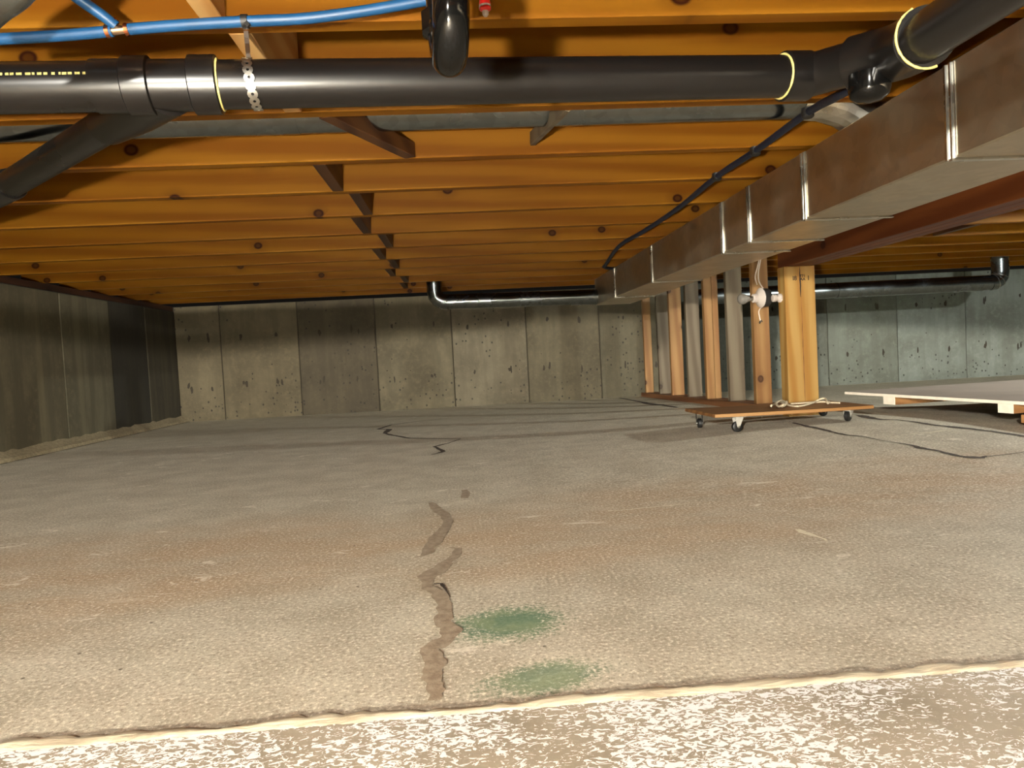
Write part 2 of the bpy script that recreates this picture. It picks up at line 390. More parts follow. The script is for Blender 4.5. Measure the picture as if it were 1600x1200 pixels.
def smear(name, pts, m, jit=0.12, sub=4, dz=0.0016, parent=None, wobble=True):
    """a flat smear on the slab; pts are (px, py, width px) along its middle"""
    P = []
    for (a, b) in zip(pts, pts[1:]):
        for k in range(sub):
            t = k/sub; P.append([a[i]+(b[i]-a[i])*t for i in range(3)])
    P.append(list(pts[-1])); vs = []; wl = wr = 0.0
    for i, (x, y, wd) in enumerate(P):
        a = P[max(i-1, 0)]; b = P[min(i+1, len(P)-1)]
        c = on_floor(x, y); d = on_floor(b[0], b[1])-on_floor(a[0], a[1]); d.z = 0
        side = Vector((d.y, -d.x, 0)).normalized()
        mpx = (on_floor(x+1, y)-c).length*wd/2*(1.9 if m is MAT['crack'] else 1.0)
        wl = wl*0.6+random.uniform(-jit, jit)*1.3; wr = wr*0.6+random.uniform(-jit, jit)*1.3
        l = mpx*max(0.15, 1+wl); r = mpx*max(0.15, 1+wr)
        for s_ in (-l, -l*0.4, r*0.4, r):
            q = c+side*s_; q.z = fz(q.x, q.y)+dz; vs.append(q)
    n = len(P); fs = []
    for i in range(n-1):
        for k in range(3): fs.append((i*4+k, i*4+k+1, (i+1)*4+k+1, (i+1)*4+k))
    return MB().add(vs, fs).build(name, m, parent)
smear('crack_patch', [(672,786,8),(680,792,20),(690,803,16),(701,814,16),(692,830,20),(677,848,22),(668,864,18),(660,870,5),(648,872,2)], MAT['patch'], 0.2, 5, parent=FLOOR)
smear('crack_patch', [(702,856,3),(717,858,9),(711,870,17),(692,885,22),(668,902,30),(668,916,28),(688,930,27),(695,950,27),(692,972,26),(706,985,26),(700,1000,30),(668,1015,28),(682,1035,28),(675,1060,26),(682,1080,24),(680,1096,16)], MAT['patch'], 0.22, 5, parent=FLOOR)
smear('crack_patch', [(724,766,9),(730,771,15),(727,779,9)], MAT['patch'], 0.25, 4, parent=FLOOR)
smear('crack', [(708,653,1.0),(650,659,1.4),(612,664,1.8),(590,671,2.2),(609,671,3),(601,677,3.2),(612,680,3),(640,685,2.2),(720,686,1.6),(700,693,2),(680,698,3.2),(694,706,3.6),(674,711,1.5)], MAT['crack'], 0.3, 4, parent=FLOOR)
smear('crack', [(678,914,2),(690,913,3),(696,922,2.4),(703,934,1)], MAT['crack'], 0.3, 3, dz=0.0022, parent=FLOOR)
smear('crack', [(1238,661,3),(1262,667,6),(1285,671,3),(1300,675,5),(1322,680,4),(1346,682,2),(1380,689,2),(1424,696,3),(1436,700,6),(1462,704,3),(1478,708,6),(1496,713,6),(1512,715,8),(1535,716,9),(1541,713,2)], MAT['crack'], 0.3, 5, parent=FLOOR)
smear('crack', [(1340,649,7),(1360,653,8),(1378,656,5),(1400,656,3),(1425,659,4),(1455,664,6),(1485,667,8),(1520,671,6),(1560,676,6),(1600,682,8),(1640,688,8)], MAT['crack'], 0.3, 5, parent=FLOOR)
smear('crack', [(1538,714,1.5),(1570,711,1.5),(1605,706,1.5)], MAT['crack'], 0.3, 3, parent=FLOOR)
smear('crack', [(968,622,2),(1000,628,2.4),(1018,632,5),(1034,633,3),(1058,637,2)], MAT['crack'], 0.3, 4, parent=FLOOR)
smear('residue', [(1408,680,1.5),(1430,678,5),(1455,676,7),(1478,673,4),(1500,675,3)], MAT['chalk'], 0.35, 4, parent=FLOOR)
smear('residue', [(950,799,3),(985,797,3),(1010,794,2.5),(1045,791,3),(1075,787,2)], MAT['chalk'], 0.5, 4, parent=FLOOR)
smear('residue', [(1246,828,5),(1258,834,12),(1284,842,8),(1292,846,2)], MAT['chalk'], 0.4, 4, parent=FLOOR)

# foreground ledge under the access opening and the sealant along its edge
e0 = on_floor(-260, 1194); e1 = on_floor(1860, 1018)
mb = MB(); n = 60; vs = []
for i in range(n+1):
    p = e0.lerp(e1, i/n); vs += [(p.x, p.y+random.uniform(-.003, .003), 0.003), (p.x, -0.9, 0.003)]
mb.add(vs, [(2*i, 2*i+1, 2*i+3, 2*i+2) for i in range(n)])
struct(mb.build('trim_1', MAT['ledge']))
mb = MB(); n = 150; vs = []
prof = [(-1, 0.0), (-0.6, 0.6), (0.0, 1.0), (0.55, 0.65), (1, 0.0)]
wn = 0.0
for i in range(n+1):
    p = e0.lerp(e1, i/n); wn = wn*0.75+random.uniform(-.004, .004)
    hw = 0.0125+wn*0.7; hh = 0.0024+random.uniform(-.001, .001)
    for (a, b) in prof: vs.append((p.x, p.y+wn*0.6+a*hw*(1+random.uniform(-.15, .15)), 0.0025+b*hh))
k = len(prof)
mb.add(vs, [(i*k+j, i*k+j+1, (i+1)*k+j+1, (i+1)*k+j) for i in range(n) for j in range(k-1)])
struct(mb.build('trim_2', MAT['cream'], smooth=50))

# concrete walls, cast in forms: one piece per form width
def wall_shell(name, a, b): return struct(MB().box(a, b).build(name, MAT['dim']))
WB = wall_shell('wall_back', (XL-0.2, YB+0.006, -0.06), (XR+0.2, YB+0.2, H-0.006))
WL = wall_shell('wall_left', (XL-0.2, YF, -0.06), (XL-0.006, YB+0.006, H-0.045))
WR = wall_shell('wall_right', (XR+0.006, YF, -0.06), (XR+0.2, YB+0.006, H-0.006))
WF = wall_shell('wall_front', (XL-0.2, YF-0.2, -0.06), (XR+0.2, YF-0.006, H-0.006))
def panel(parent, a, b, col, marks=None, m='panel'):
    o = MB().box(a, b, 0.004); c = (Vector(a)+Vector(b))/2
    ob = o.build('concrete_panel', MAT[m], parent)
    me = ob.data; me.transform(Matrix.Translation(-c)); ob.location = c
    ob.color = (*[0.50*c for c in lin(*col)], 1)
    if marks:
        mm = MB()
        for (x, y, z, hw, hh) in marks:
            k = 7; pts = []
            for i in range(k):
                an = 2*math.pi*i/k; rr = random.uniform(0.55, 1.1)
                pts.append((x+math.cos(an)*hw*rr, y, z+math.sin(an)*hh*rr))
            mm.add(pts+[(p[0], y+0.004, p[2]) for p in pts], [tuple(range(k))]+[(i, (i+1) % k, k+(i+1) % k, k+i) for i in range(k)])
        mo = mm.build('tie_marks', MAT['dim'], ob)
    return ob
jx = [XL]+[at(x, y, YB).x for x, y in ((347,565),(468,560),(589,556),(708,560),(824,556),(938,556))]
jx += [at(x, 550, YB).x for x in (1062, 1180, 1294, 1403, 1510, 1618)]
while jx[-1] < XR-0.7: jx.append(jx[-1]+0.62)
jx.append(XR)
tones = [(128,116,88),(124,112,84),(97,86,63),(122,112,86),(132,122,98),(118,108,82),(116,108,84),(116,118,104),(140,144,132),(144,150,138),(156,164,154),(158,166,156),(136,138,126),(146,150,140)]  # last tones are lightened: right-bay lamplight is put into their colour
for i in range(len(jx)-1):
    a, b = jx[i], jx[i+1]; wd = b-a; mk = []
    for zz in (0.30, 0.74):
        for fx in (0.26, 0.74):
            for _ in range(random.choice((1, 1, 2))):
                mk.append((a+wd*(fx+random.uniform(-.05, .05)), YB-0.0055-random.uniform(0, .0005), zz+random.uniform(-.025, .025), random.uniform(.009, .017), random.uniform(.02, .046)))
    for _ in range(5): mk.append((a+wd*random.uniform(.1, .9), YB-0.0055, random.uniform(.06, .5), random.uniform(.004, .010), random.uniform(.004, .012)))
    pr = random.uniform(0, .002)
    panel(WB, (a+0.004, YB-0.005+pr*0, -0.05), (b-0.004, YB+0.05, H-0.01), tones[i % len(tones)], mk)
ly = [YF]+[1.4+0.62*k for k in range(0, 4)]
yA = at_x(177, 600, XL).y; yC = at_x(233, 600, XL).y
ly = [YF, YF+1.3, YF+2.6, YF+3.9, 2.2, 2.9, yA-0.62*1.0, yA, yC, YB-0.006]
lt = [(122,112,86)]*3+[(116,106,78),(124,114,84),(118,108,80),(120,112,86),(58,52,34),(80,72,50)]
for i in range(len(ly)-1):
    panel(WL, (XL-0.05, ly[i]+0.003, -0.05), (XL+(0.004 if i != 7 else 0.001), ly[i+1]-0.003, H-0.05), lt[i], None, 'panel_streaked')
for i in range(6):
    a = YF+(YB-YF)*i/6; panel(WR, (XR-0.004, a+0.004, -0.05), (XR+0.05, a+(YB-YF)/6-0.004, H-0.01), (124, 126, 114))
for i in range(8):
    a = XL+(XR-XL)*i/8; panel(WF, (a+0.004, YF-0.05, -0.05), (a+(XR-XL)/8-0.004, YF+0.004, H-0.01), (124, 118, 100))
# mortar fillet and crack at the foot of the left wall
mb = MB(); vs = []; n = 60
for i in range(n+1):
    y = 2.6+(YB-2.6)*i/n; wv = random.uniform(-.008, .008)
    vs += [(XL+0.004, y, 0.055+wv), (XL+0.03+wv, y, 0.034), (XL+0.06+wv, y, 0.02+wv*.4), (XL+0.068+wv, y, 0.0)]
mb.add(vs, [(i*4+j, i*4+j+1, (i+1)*4+j+1, (i+1)*4+j) for i in range(n) for j in range(3)])
struct(mb.build('baseboard_left', MAT['mortar'], smooth=40))
mb = MB(); vs = []
for i in range(n+1):
    y = 2.6+(YB-2.6)*i/n; c = XL+0.072; wv = random.uniform(-.004, .004)
    vs += [(c-0.006+wv, y, 0.0016), (c+0.007+wv+random.uniform(0, .006), y, 0.0016)]
mb.add(vs, [(2*i, 2*i+1, 2*i+3, 2*i+2) for i in range(n)]); mb.build('crack', MAT['crack'], FLOOR)

# subfloor and joists
CEIL = struct(MB().box((XL-0.2, YF-0.2, H+JH), (XR+0.2, YB+0.2, H+JH+0.02)).build('ceiling', MAT['osb']))
struct(MB().box((XL-0.2, YF, H-0.043), (XL-0.004, YB, H-0.003), 0.002).build('trim_3', MAT['dark_sill']))      # sill plate on the left wall
JY = {}
for n in range(-8, 14):
    JY[n] = 1.315+0.406*(n-1)+(0.035 if n in (2, 3) else 0)
for n in range(-8, 14):
    y1 = JY[n]; o = MB().box((XL-0.15, y1-JT, H), (XR+0.1, y1, H+JH-0.002), 0.002)
    ob = o.build('joist', MAT['joist'], CEIL); c = Vector((0, y1-JT/2, H+JH/2)); ob.data.transform(Matrix.Translation(-c)); ob.location = c
def block(p, q, wd, ht, m='block'):
    ob = MB().bar(p, q, wd, ht, 0.0015).build('blocking', MAT[m], CEIL)
    c = (Vector(p)+Vector(q))/2; ob.data.transform(Matrix.Translation(-c)); ob.location = c
def between(n, x, dz=0.0, wd=0.038, ht=0.12, m='block'):   # a nogging between joist n and n+1
    block((x, JY[n]+0.001, H+ht/2+dz), (x, JY[n+1]-JT-0.001, H+ht/2+dz), wd, ht, m)
xb = at(408, 70, 1.5).x
between(0, xb-0.02, 0.0, 0.038, 0.235-0.01, 'pale'); between(1, xb+0.01, 0.0, 0.04, 0.2, 'pale')
for n, px, py in ((3,533,275),(4,580,318),(5,579,352),(6,614,378),(7,604,396),(8,625,410),(9,620,427),(10,641,441),(11,640,455)):
    between(n, at(px-6, py, JY[n+1]-JT).x, 0, 0.038, 0.225)
p = at(640, 243, JY[3]-JT-0.02); q = at(510, 186, JY[2]+0.02)
block((p.x, JY[3]-JT-0.002, H+0.022), (q.x, JY[2]+0.002, H+0.022), 0.036, 0.044)
p = at(832, 222, JY[3]-JT); q = at(888, 183, JY[2])
block((p.x, JY[3]-JT-0.004, H+0.045), (q.x, JY[2]+0.004, H+0.02), 0.016, 0.04, 'stud_grey')
for n, x in ((7, 2.9), (9, 2.35), (10, 2.75), (5, 3.4)): between(n, x, 0.0, 0.038, 0.2)

# ------------------------------------------------------------------ main beam, post and stud wall
SX = 1.700                                      # the bearing line
b0 = 1.630; b1 = 1.775; bz = CAMZ+0.383
beam = thing('support_beam', 'long dark reddish wooden beam running overhead beside the metal duct, ending on the thick post', 'beam', ((b0+b1)/2, 1.0, bz))
for k in range(3):
    x0 = b0+(b1-b0)*k/3
    ob = MB().box((x0+0.0006, YF+0.02, bz), (x0+(b1-b0)/3-0.0006, 3.520, H-0.001), 0.002).build('ply', MAT['beam'], beam)
PY = 3.430
pbz = fz(SX, PY+0.07)-0.004
post = thing('support_post', 'thick honey-coloured square wooden post with a centre crack and black stamp', 'post', (SX-0.005, PY+0.07, pbz))
px0, px1 = SX-0.078, SX+0.078
MB().box((px0, PY, pbz), (px1, PY+0.08, bz), 0.003).build('timber', MAT['post'], post)
# heart check
xm = (px0+px1)/2
def check(z0, z1, x, w0, wob, y, par, m=None):
    n = 14; vs = []
    for i in range(n+1):
        t = i/n; z = z0+(z1-z0)*t; ww = w0*math.sin(math.pi*min(1, t*0.9+0.08))+0.0003; xx = x+random.uniform(-wob, wob)
        vs += [(xx-ww, y-0.0006, z), (xx+ww, y-0.0006, z)]
    return MB().add(vs, [(2*i, 2*i+1, 2*i+3, 2*i+2) for i in range(n)]).build('crack', m or MAT['ink'], par)
check(bz-0.155, bz-0.002, xm+0.001, 0.0032, 0.001, PY, post)
check(pbz+0.02, bz-0.155, xm+0.004, 0.0013, 0.0012, PY, post, MAT['sill'])
def text(s, size, loc, m, parent, name):
    cu = bpy.data.curves.new(name, 'FONT'); cu.body = s; cu.size = size; cu.extrude = 0.0002; cu.offset = 0.0004
    t = bpy.data.objects.new(name, cu); COL.objects.link(t)
    dg = bpy.context.evaluated_depsgraph_get(); me = bpy.data.meshes.new_from_object(t.evaluated_get(dg))
    COL.objects.unlink(t); bpy.data.objects.remove(t)
    me.transform(Matrix.Rotation(math.pi/2, 4, 'X')); me.materials.clear(); me.materials.append(m)
    o = bpy.data.objects.new(name, me); COL.objects.link(o); o.parent = parent; o.location = Vector(loc)-parent.location; return o
text('I8', 0.030, (px0+0.040, PY-0.0006, bz-0.070), MAT['ink'], post, 'stamp')
text('771', 0.020, (px0+0.077, PY-0.0006, bz-0.057), MAT['ink'], post, 'stamp')
text('AA', 0.020, (px0+0.079, PY-0.0006, bz-0.073), MAT['ink'], post, 'stamp')
text('I', 0.032, (px0+0.118, PY-0.0006, bz-0.072), MAT['ink'], post, 'stamp')

DS = 6.335
sw = thing('stud_wall', 'open stud wall of alternating orange and grey boards on a brown bottom plate', 'stud wall', (SX, 4.9, 0.03))
def sill_z(y): return 0.037+(0.090-0.037)*(DS-y)/(DS-3.6)
MB().bar((SX, 6.40, sill_z(6.40)-0.019), (SX, 3.62, sill_z(3.62)-0.019), 0.150, 0.038, 0.002).build('bottom_plate', MAT['sill'], sw)
MB().box((SX-0.07, 3.60, H-0.039), (SX+0.07, 6.40, H-0.001), 0.002).build('top_plate', MAT['beam'], sw)
for i in range(7):
    y = DS-0.406*i; y += (0.012, -0.01, 0.0, 0.0, 0.0, 0.0, 0.01)[i]
    warm = i % 2 == 0; hw = (0.036, 0.050, 0.050, 0.0505, 0.050, 0.050, 0.046)[i]; dx = (-.01, .012, .0, 0.004, -.002, 0, -.004)[i]
    z0 = sill_z(y)-0.001; m = MAT['stud_warm' if warm else 'stud_grey']
    if i in (4,):
        a = MB().box((SX-hw+dx, y-0.019, z0), (SX+dx+0.006, y+0.019, H-0.039), 0.002)
        a.box((SX+dx+0.0085, y-0.017, z0), (SX+hw+dx, y+0.019, H-0.039), 0.002)
    else:
        a = MB().box((SX-hw+dx, y-0.019, z0), (SX+hw+dx, y+0.019, H-0.039), 0.0025)
    ob = a.build('stud', m, sw); ob['label'] = 'orange pine stud' if warm else 'weathered grey stud'

# ------------------------------------------------------------------ rectangular metal duct
dx0, dx1, dz0 = 1.09, 1.372, CAMZ+0.384
seams = [at_x(x, y, dx0).y for x, y in ((1487, 243), (1258, 345), (1172, 383), (1130, 399), (1020, 446), (962, 474))]
duct = thing('sheet_metal_duct', 'long rectangular galvanised sheet metal duct running overhead along the beam', 'duct', ((dx0+dx1)/2, 2.5, dz0))
yy = [-0.6]+seams+[5.62]
yy = sorted(yy)
for i in range(len(yy)-1):
    sh = 0.0008*(i % 2)
    # open-ended sheet section with creased sides
    o = MB().box((dx0+sh, yy[i]+0.001, dz0+sh), (dx1-sh, yy[i+1]-0.001, H-0.012-sh), 0.004)
    o.build('duct_section', MAT['duct'], duct)
for y in seams:
    r = MB()
    r.box((dx0-0.006, y-0.012, dz0-0.004), (dx0+0.001, y-0.004, H-0.014), 0.002)
    r.box((dx0-0.006, y+0.004, dz0-0.004), (dx0+0.001, y+0.012, H-0.014), 0.002)
    r.box((dx0-0.002, y-0.018, dz0-0.002), (dx0+0.001, y+0.018, H-0.014), 0.0008)
    r.box((dx0-0.004, y-0.010, dz0-0.006), (dx1+0.002, y+0.004, dz0+0.001), 0.0015)
    r.build('drive_cleat', MAT['zinc'], duct)

# ------------------------------------------------------------------ galvanised round pipes
def along(pts, r, name, m, par, seg=20): return MB().tube(pts, r, seg).build(name, m, par, smooth=35)
def elbow(a, c, b, r, n=4):                     # gored elbow path from a round the corner c to b
    out = [];
    for k in range(n+1):
        t = k/n; out.append((1-t)**2*Vector(a)+2*t*(1-t)*Vector(c)+t*t*Vector(b))
    return out
# one along the back wall of the left bay, into the duct end
P0 = at(700, 472, 5.56); P1 = at(985, 462, 5.56); R1 = 0.060
gp = thing('round_duct', 'thin galvanised round duct with an elbow along the top of the back wall', 'duct', (P0.x, P0.y, P0.z))
along([P0, P0.lerp(P1, 0.5)], R1, 'pipe', MAT['galv'], gp); along([P0.lerp(P1, 0.5), P1], R1*0.985, 'pipe', MAT['galv'], gp)
for t in (0.46, 0.72, 0.8):
    c = P0.lerp(P1, t); dn = (P1-P0).normalized(); MB().tube([c-dn*0.006, c+dn*0.006], R1+0.002, 20).build('seam', MAT['galv'], gp, smooth=35)
co = at(680, 473, 5.56)
e = elbow(P0, co, co+Vector((0, 0, 0.09)), R1, 4)
MB().tube(e+[Vector((co.x, co.y, H+JH-0.002))], R1, 20).build('elbow', MAT['galv'], gp, smooth=20)
MB().box((dx0+0.02, 5.46, dz0+0.02), (dx1-0.02, 5.66, dz0+0.16), 0.003).build('boot', MAT['galv'], gp)
# one across the right bay
Q0 = at(1120, 463, 5.62); Q1 = at(1545, 442, 5.56); R2 = 0.063
gq = thing('round_duct', 'galvanised round duct turning up at its right end, behind the thick post', 'duct', (Q0.x, Q0.y, Q0.z))
qm = at(1306, 454, 5.59)
along([Q0+Vector((-.22, 0, 0)), qm], R2, 'pipe', MAT['galv'], gq, 24); along([qm, Q1], R2*1.02, 'pipe', MAT['galv'], gq, 24)
MB().tube([qm+Vector((-.004, 0, 0)), qm+Vector((.004, 0, 0))], R2*1.05, 24).build('seam', MAT['galv'], gq, smooth=35)
cq = at(1563, 441, 5.56)
e = elbow(Q1, cq, cq+Vector((0, 0, 0.085)), R2, 4)
MB().tube(e+[Vector((cq.x, cq.y, H+JH-0.002))], R2*1.02, 24).build('elbow', MAT['galv'], gq, smooth=18)
for t in (0.25, 0.5, 0.75):
    k = t*4; p = e[int(k)]; d = (e[min(int(k)+1, 4)]-e[max(int(k)-1, 0)]).normalized()
    MB().tube([p-d*0.003, p+d*0.003], R2*1.045, 24).build('seam', MAT['zinc'], gq, smooth=35)
# one lying up in the joist bay between the second and third joist, turning down into the duct
yj = (JY[2]+JY[3]-JT)/2; rj = 0.062; zj = H+0.085
gj = thing('round_duct', 'dull grey round duct in a joist bay, above and behind the black drain pipe', 'duct', (0, yj, zj-rj))
along([(XL+0.05, yj, zj), (-0.4, yj, zj)], rj, 'pipe', MAT['galv'], gj); along([(-0.4, yj, zj), (0.98, yj, zj)], rj*0.985, 'pipe', MAT['galv'], gj)
e = elbow((0.98, yj, zj), (1.13, yj, zj), (1.2, yj, zj-0.10), rj, 4)
MB().tube(e, [rj*1.03]*5, 18).build('elbow', MAT['zinc'], gj, smooth=18)
MB().tube([(1.19, yj, H-0.030), (1.205, yj, H-0.012)], rj*1.15, 18).build('collar', MAT['galv'], gj, smooth=35)
# the piece in the top left corner
c = [at(-60, 60, 1.02), at(-10, 14, 1.02), at(25, -12, 1.0), at(60, -60, 0.98)]
o = MB().tube(spline(c, 5), 0.02, 16).build('metal_conduit', MAT['galv'], smooth=20, tag=c[0]); tag(o, 'bent silvery metal conduit just showing in the top left corner', 'conduit')

# ------------------------------------------------------------------ black drain line
B = at(1262, 119, 1.445); A = at(-260, 142, 1.235); A = A+(A-B)*0.55; RD = 0.0415
ax = (B-A).normalized()
def on(px):                                     # point of the main axis seen at column px
    lo, hi = 0.0, 1.0
    for _ in range(40):
        m_ = (lo+hi)/2; d = A.lerp(B, m_)-ORG; x = 800+FPX*d.dot(RT)/d.dot(FW)
        if x < px: lo = m_
        else: hi = m_
    return A.lerp(B, lo)
dr = thing('drain_pipe', 'long thick black plastic drain pipe with couplings hung below the joists across the picture', 'pipe', on(600))
MB().tube([A, on(205)], RD, 28).build('pipe', MAT['abs'], dr, smooth=35)
MB().tube([on(296), on(1240)], RD, 28).build('pipe', MAT['abs'], dr, smooth=35)
hub = lambda a, b, r, nm='coupling': MB().tube([on(a), on(a)+ax*0.002, on(b)-ax*0.002, on(b)], [r-0.003, r, r, r-0.003], 28).build(nm, MAT['abs'], dr, smooth=35)
hub(198, 240, RD+0.0075); hub(300, 344, RD+0.0085)
MB().tube([on(238), on(302)], RD+0.002, 28).build('wye_body', MAT['abs'], dr, smooth=35)
MB().tube([on(150), on(200)], RD+0.003, 28).build('wye_body', MAT['abs'], dr, smooth=35)
# branch of the wye, running back to the left
ba = on(262)+Vector((0, 0.0, -0.004)); bb = at(168, 196, 1.56); bc = at(18, 287, 1.98); bd = at(-120, 358, 2.5)
MB().tube([ba, ba.lerp(bb, 0.45), bb], [0.047, 0.047, 0.040], 24).build('wye_branch', MAT['abs'], dr, smooth=40)
MB().tube([bb, bc], 0.0345, 24).build('branch_pipe', MAT['abs'], dr, smooth=35)
dn = (bd-bc).normalized(); MB().tube([bc, bc+dn*0.003, bc+dn*0.1, bd], [0.0395, 0.041, 0.041, 0.036], 24).build('coupling', MAT['abs'], dr, smooth=35)
# the right hand elbows and the leg towards the camera
C1 = at(1300, 108, 1.405); C2 = at(1400, 82, 1.285); C3 = at(1446, 58, 1.165); C4 = Vector((C3.x+0.012, 0.2, C3.z-0.012))
hub(1222, 1268, RD+0.0075)
pth = [on(1262), C1, C1.lerp(C2, 0.5)]
MB().tube(spline(pth, 5), RD+0.001, 28).build('elbow', MAT['abs'], dr, smooth=40)
pth = [C1.lerp(C2, 0.35), C2, C3]
MB().tube(spline(pth, 5), [RD+0.0095]*11, 28).build('elbow', MAT['abs'], dr, smooth=40)
MB().tube([C3-(C4-C3).normalized()*0.01, C4], RD, 28).build('pipe', MAT['abs'], dr, smooth=35)
cp = at(1358, 122, 1.315)
MB().lathe(cp, (0.05, 0.1, -1), [(-0.01, 0.036), (0.02, 0.038), (0.034, 0.034), (0.043, 0.022), (0.046, 0.0)], 22).build('cleanout', MAT['absgloss'], dr, smooth=50)
def bead(c, axis, R, a0=0, a1=2*math.pi):
    rr = ring(c, axis, R, 0, 30, a0=a0, a1=a1); full = a1-a0 > 6.2
    MB().tube(rr, [0.0016+random.uniform(0, .0011) for _ in rr], 6, closed=full).build('glue_bead', MAT['bead'], dr, smooth=60)
bead(on(345), ax, RD+0.0012); bead(on(1221), ax, RD+0.0012)
bead(C3-(C4-C3).normalized()*0.001, C4-C3, RD+0.0105, math.radians(-65), math.radians(112))
mb = MB(); px = -60
while px < 186:
    ln = random.uniform(3, 9); q = []
    for xx in (px, px+ln):
        c = on(xx); nv = ORG-c; nv = (nv-ax*nv.dot(ax)).normalized(); v2 = ax.cross(nv); v2 = v2 if v2.z > 0 else -v2
        for sa in (0.47, 0.56):
            q.append(c+(nv*math.sqrt(1-sa*sa)+v2*sa)*(RD+0.0004))
    mb.add(q, [(0, 1, 3, 2)]); px += ln+random.uniform(1.5, 6)
mb.build('printed_marking', MAT['yellowprint'], dr)
# perforated strap round the pipe, up to the nogging
st = thing('hanger_strap', 'shiny perforated metal strap wrapped round the black drain pipe, left of centre', 'strap', on(395))
mb = MB(); c0 = on(394); u = Vector((0, -1, 0)); u = (u-ax*u.dot(ax)).normalized(); vv = ax.cross(u)
if vv.z < 0: vv = -vv
RS = RD+0.002; pit = 0.0135
nw = 13
for k in range(nw):
    th0 = math.radians(-95)+k*pit/RS
    inner = []; outer = []
    for j in range(12):
        an = 2*math.pi*j/12
        for rr, lst in ((0.0027, inner), (0.0090, outer)):
            th = th0+math.sin(an)*rr/RS; lst.append(c0+(u*math.cos(th)+vv*math.sin(th))*RS+ax*(math.cos(an)*rr+0.006-0.0009*k))
    mb.add(inner+outer, [(j, (j+1) % 12, 12+(j+1) % 12, 12+j) for j in range(12)])
ob = mb.build('strap_band', MAT['zinc'], st)
sm = ob.modifiers.new('thick', 'SOLIDIFY'); sm.thickness = 0.0012; sm.offset = 1
thE = math.radians(-95)+nw*pit/RS; pe = c0+(u*math.cos(thE)+vv*math.sin(thE))*RS
MB().bar(c0+(u*0.3+vv*0.95)*RS, (c0.x-0.004, c0.y-0.005, H+0.02), 0.001, 0.008, up=(1, 0, 0)).build('strap_tail', MAT['zinc'], st)

# trap hanging down in front
td = 0.90; tx = at(708, 60, td).x; zb_ = at(708, 93, td).z; rt = 0.0236
tr = thing('drain_trap', 'glossy black plastic trap bend hanging down at top centre in front of the drain pipe', 'trap', (tx, td+0.03, zb_))
cz = zb_+rt+0.045; pts = []
for k in range(13):
    a = math.pi*k/12; pts.append((tx-0.010*k/12, td-0.045*math.cos(a)+0.045, cz-0.045*math.sin(a)))
pts = [(tx, td, cz+0.10)]+pts+[(tx-0.010, td+0.09, cz+0.12)]
MB().tube(pts, rt, 24).build('bend', MAT['absgloss'], tr, smooth=50)
MB().lathe((tx-0.010, td+0.09, cz+0.0), (0, 0, 1), [(0, rt+0.002), (0.004, rt+0.0085), (0.03, rt+0.0085), (0.034, rt+0.003)], 10).build('union_nut', MAT['absgloss'], tr, smooth=30)
MB().lathe((tx, td, cz+0.036), (0, 0, 1), [(0, rt+0.001), (0.004, rt+0.006), (0.05, rt+0.006)], 24).build('hub', MAT['absgloss'], tr, smooth=30)
MB().lathe((tx-rt+0.003, td+0.05, cz-0.012), (-1, 0, 0), [(0, 0.017), (0.007, 0.017), (0.009, 0.014), (0.0095, 0.0)], 16).build('drain_plug', MAT['absgloss'], tr, smooth=30)

# ------------------------------------------------------------------ blue tubing, red stub, dark hose
hd = 1.205; rb = 0.0088
bt = thing('blue_water_tube', 'bright blue plastic water tube with a copper tee under the nearest joists', 'tube', at(186, 47, hd))
MB().tube(spline([at(x, y, hd) for x, y in ((-90,66),(0,61),(90,56),(150,51),(176,48.5))], 5), rb, 12).build('tube', MAT['blue'], bt, smooth=50)
MB().tube(spline([at(x, y, hd) for x, y in ((198,46),(260,41),(330,36.5),(395,33),(470,29.5),(535,22),(600,12),(672,-1),(740,-16))], 5), rb, 12).build('tube', MAT['blue'], bt, smooth=50)
MB().tube(spline([at(x, y, hd-0.01*k) for k, (x, y) in enumerate(((181,41),(160,24),(128,2),(95,-22)))], 5), rb, 12).build('tube', MAT['blue'], bt, smooth=50)
tc_ = at(187, 47.5, hd)
MB().tube([at(170, 49, hd), at(204, 45.5, hd)], 0.0066, 12).tube([tc_, at(172, 33, hd)], 0.0066, 12).build('tee', MAT['brass'], bt, smooth=50)
for a, b in (((166, 49.2), (172, 48.8)), ((196, 46.3), (202, 45.8)), ((178, 38.5), (174, 34.8))):
    MB().tube([at(*a, hd), at(*b, hd)], 0.0102, 14).build('crimp_ring', MAT['copper'], bt, smooth=40)
cl = thing('tube_clip', 'small black plastic clip holding the blue tube to the wooden nogging', 'clip', at(383, 34, hd))
cc = at(383, 33.5, hd); dn = (at(395, 33, hd)-at(370, 34.3, hd)).normalized()
MB().tube([cc-dn*0.005, cc+dn*0.005], 0.0112, 14).build('loop', MAT['rubber'], cl, smooth=40)
MB().bar(cc+Vector((0.002, -.008, -.006)), cc+Vector((0.008, -.009, -0.012)), 0.008, 0.006, 0.001, up=(0, 1, 0)).build('nail_tab', MAT['rubber'], cl)
rs = thing('red_tube_stub', 'short red plastic tube end with a pale tip poking down right of the trap', 'tube', at(758, 20, 1.15))
MB().lathe(at(756, -40, 1.15), at(758, 15, 1.15)-at(756, -40, 1.15), [(0, .0088), (0.044, .0088), (0.046, 0.0095), (0.055, 0.0095), (0.058, 0.006)], 14).build('tube', MAT['red'], rs, smooth=40)
MB().lathe(at(757.5, 9, 1.15), at(759, 26, 1.15)-at(757.5, 9, 1.15), [(0, .0098), (0.003, .0098), (0.0035, 0.006), (0.008, 0.0055), (0.014, 0.005), (0.0165, 0.003), (0.017, 0)], 14).build('tip', MAT['white'], rs, smooth=40)
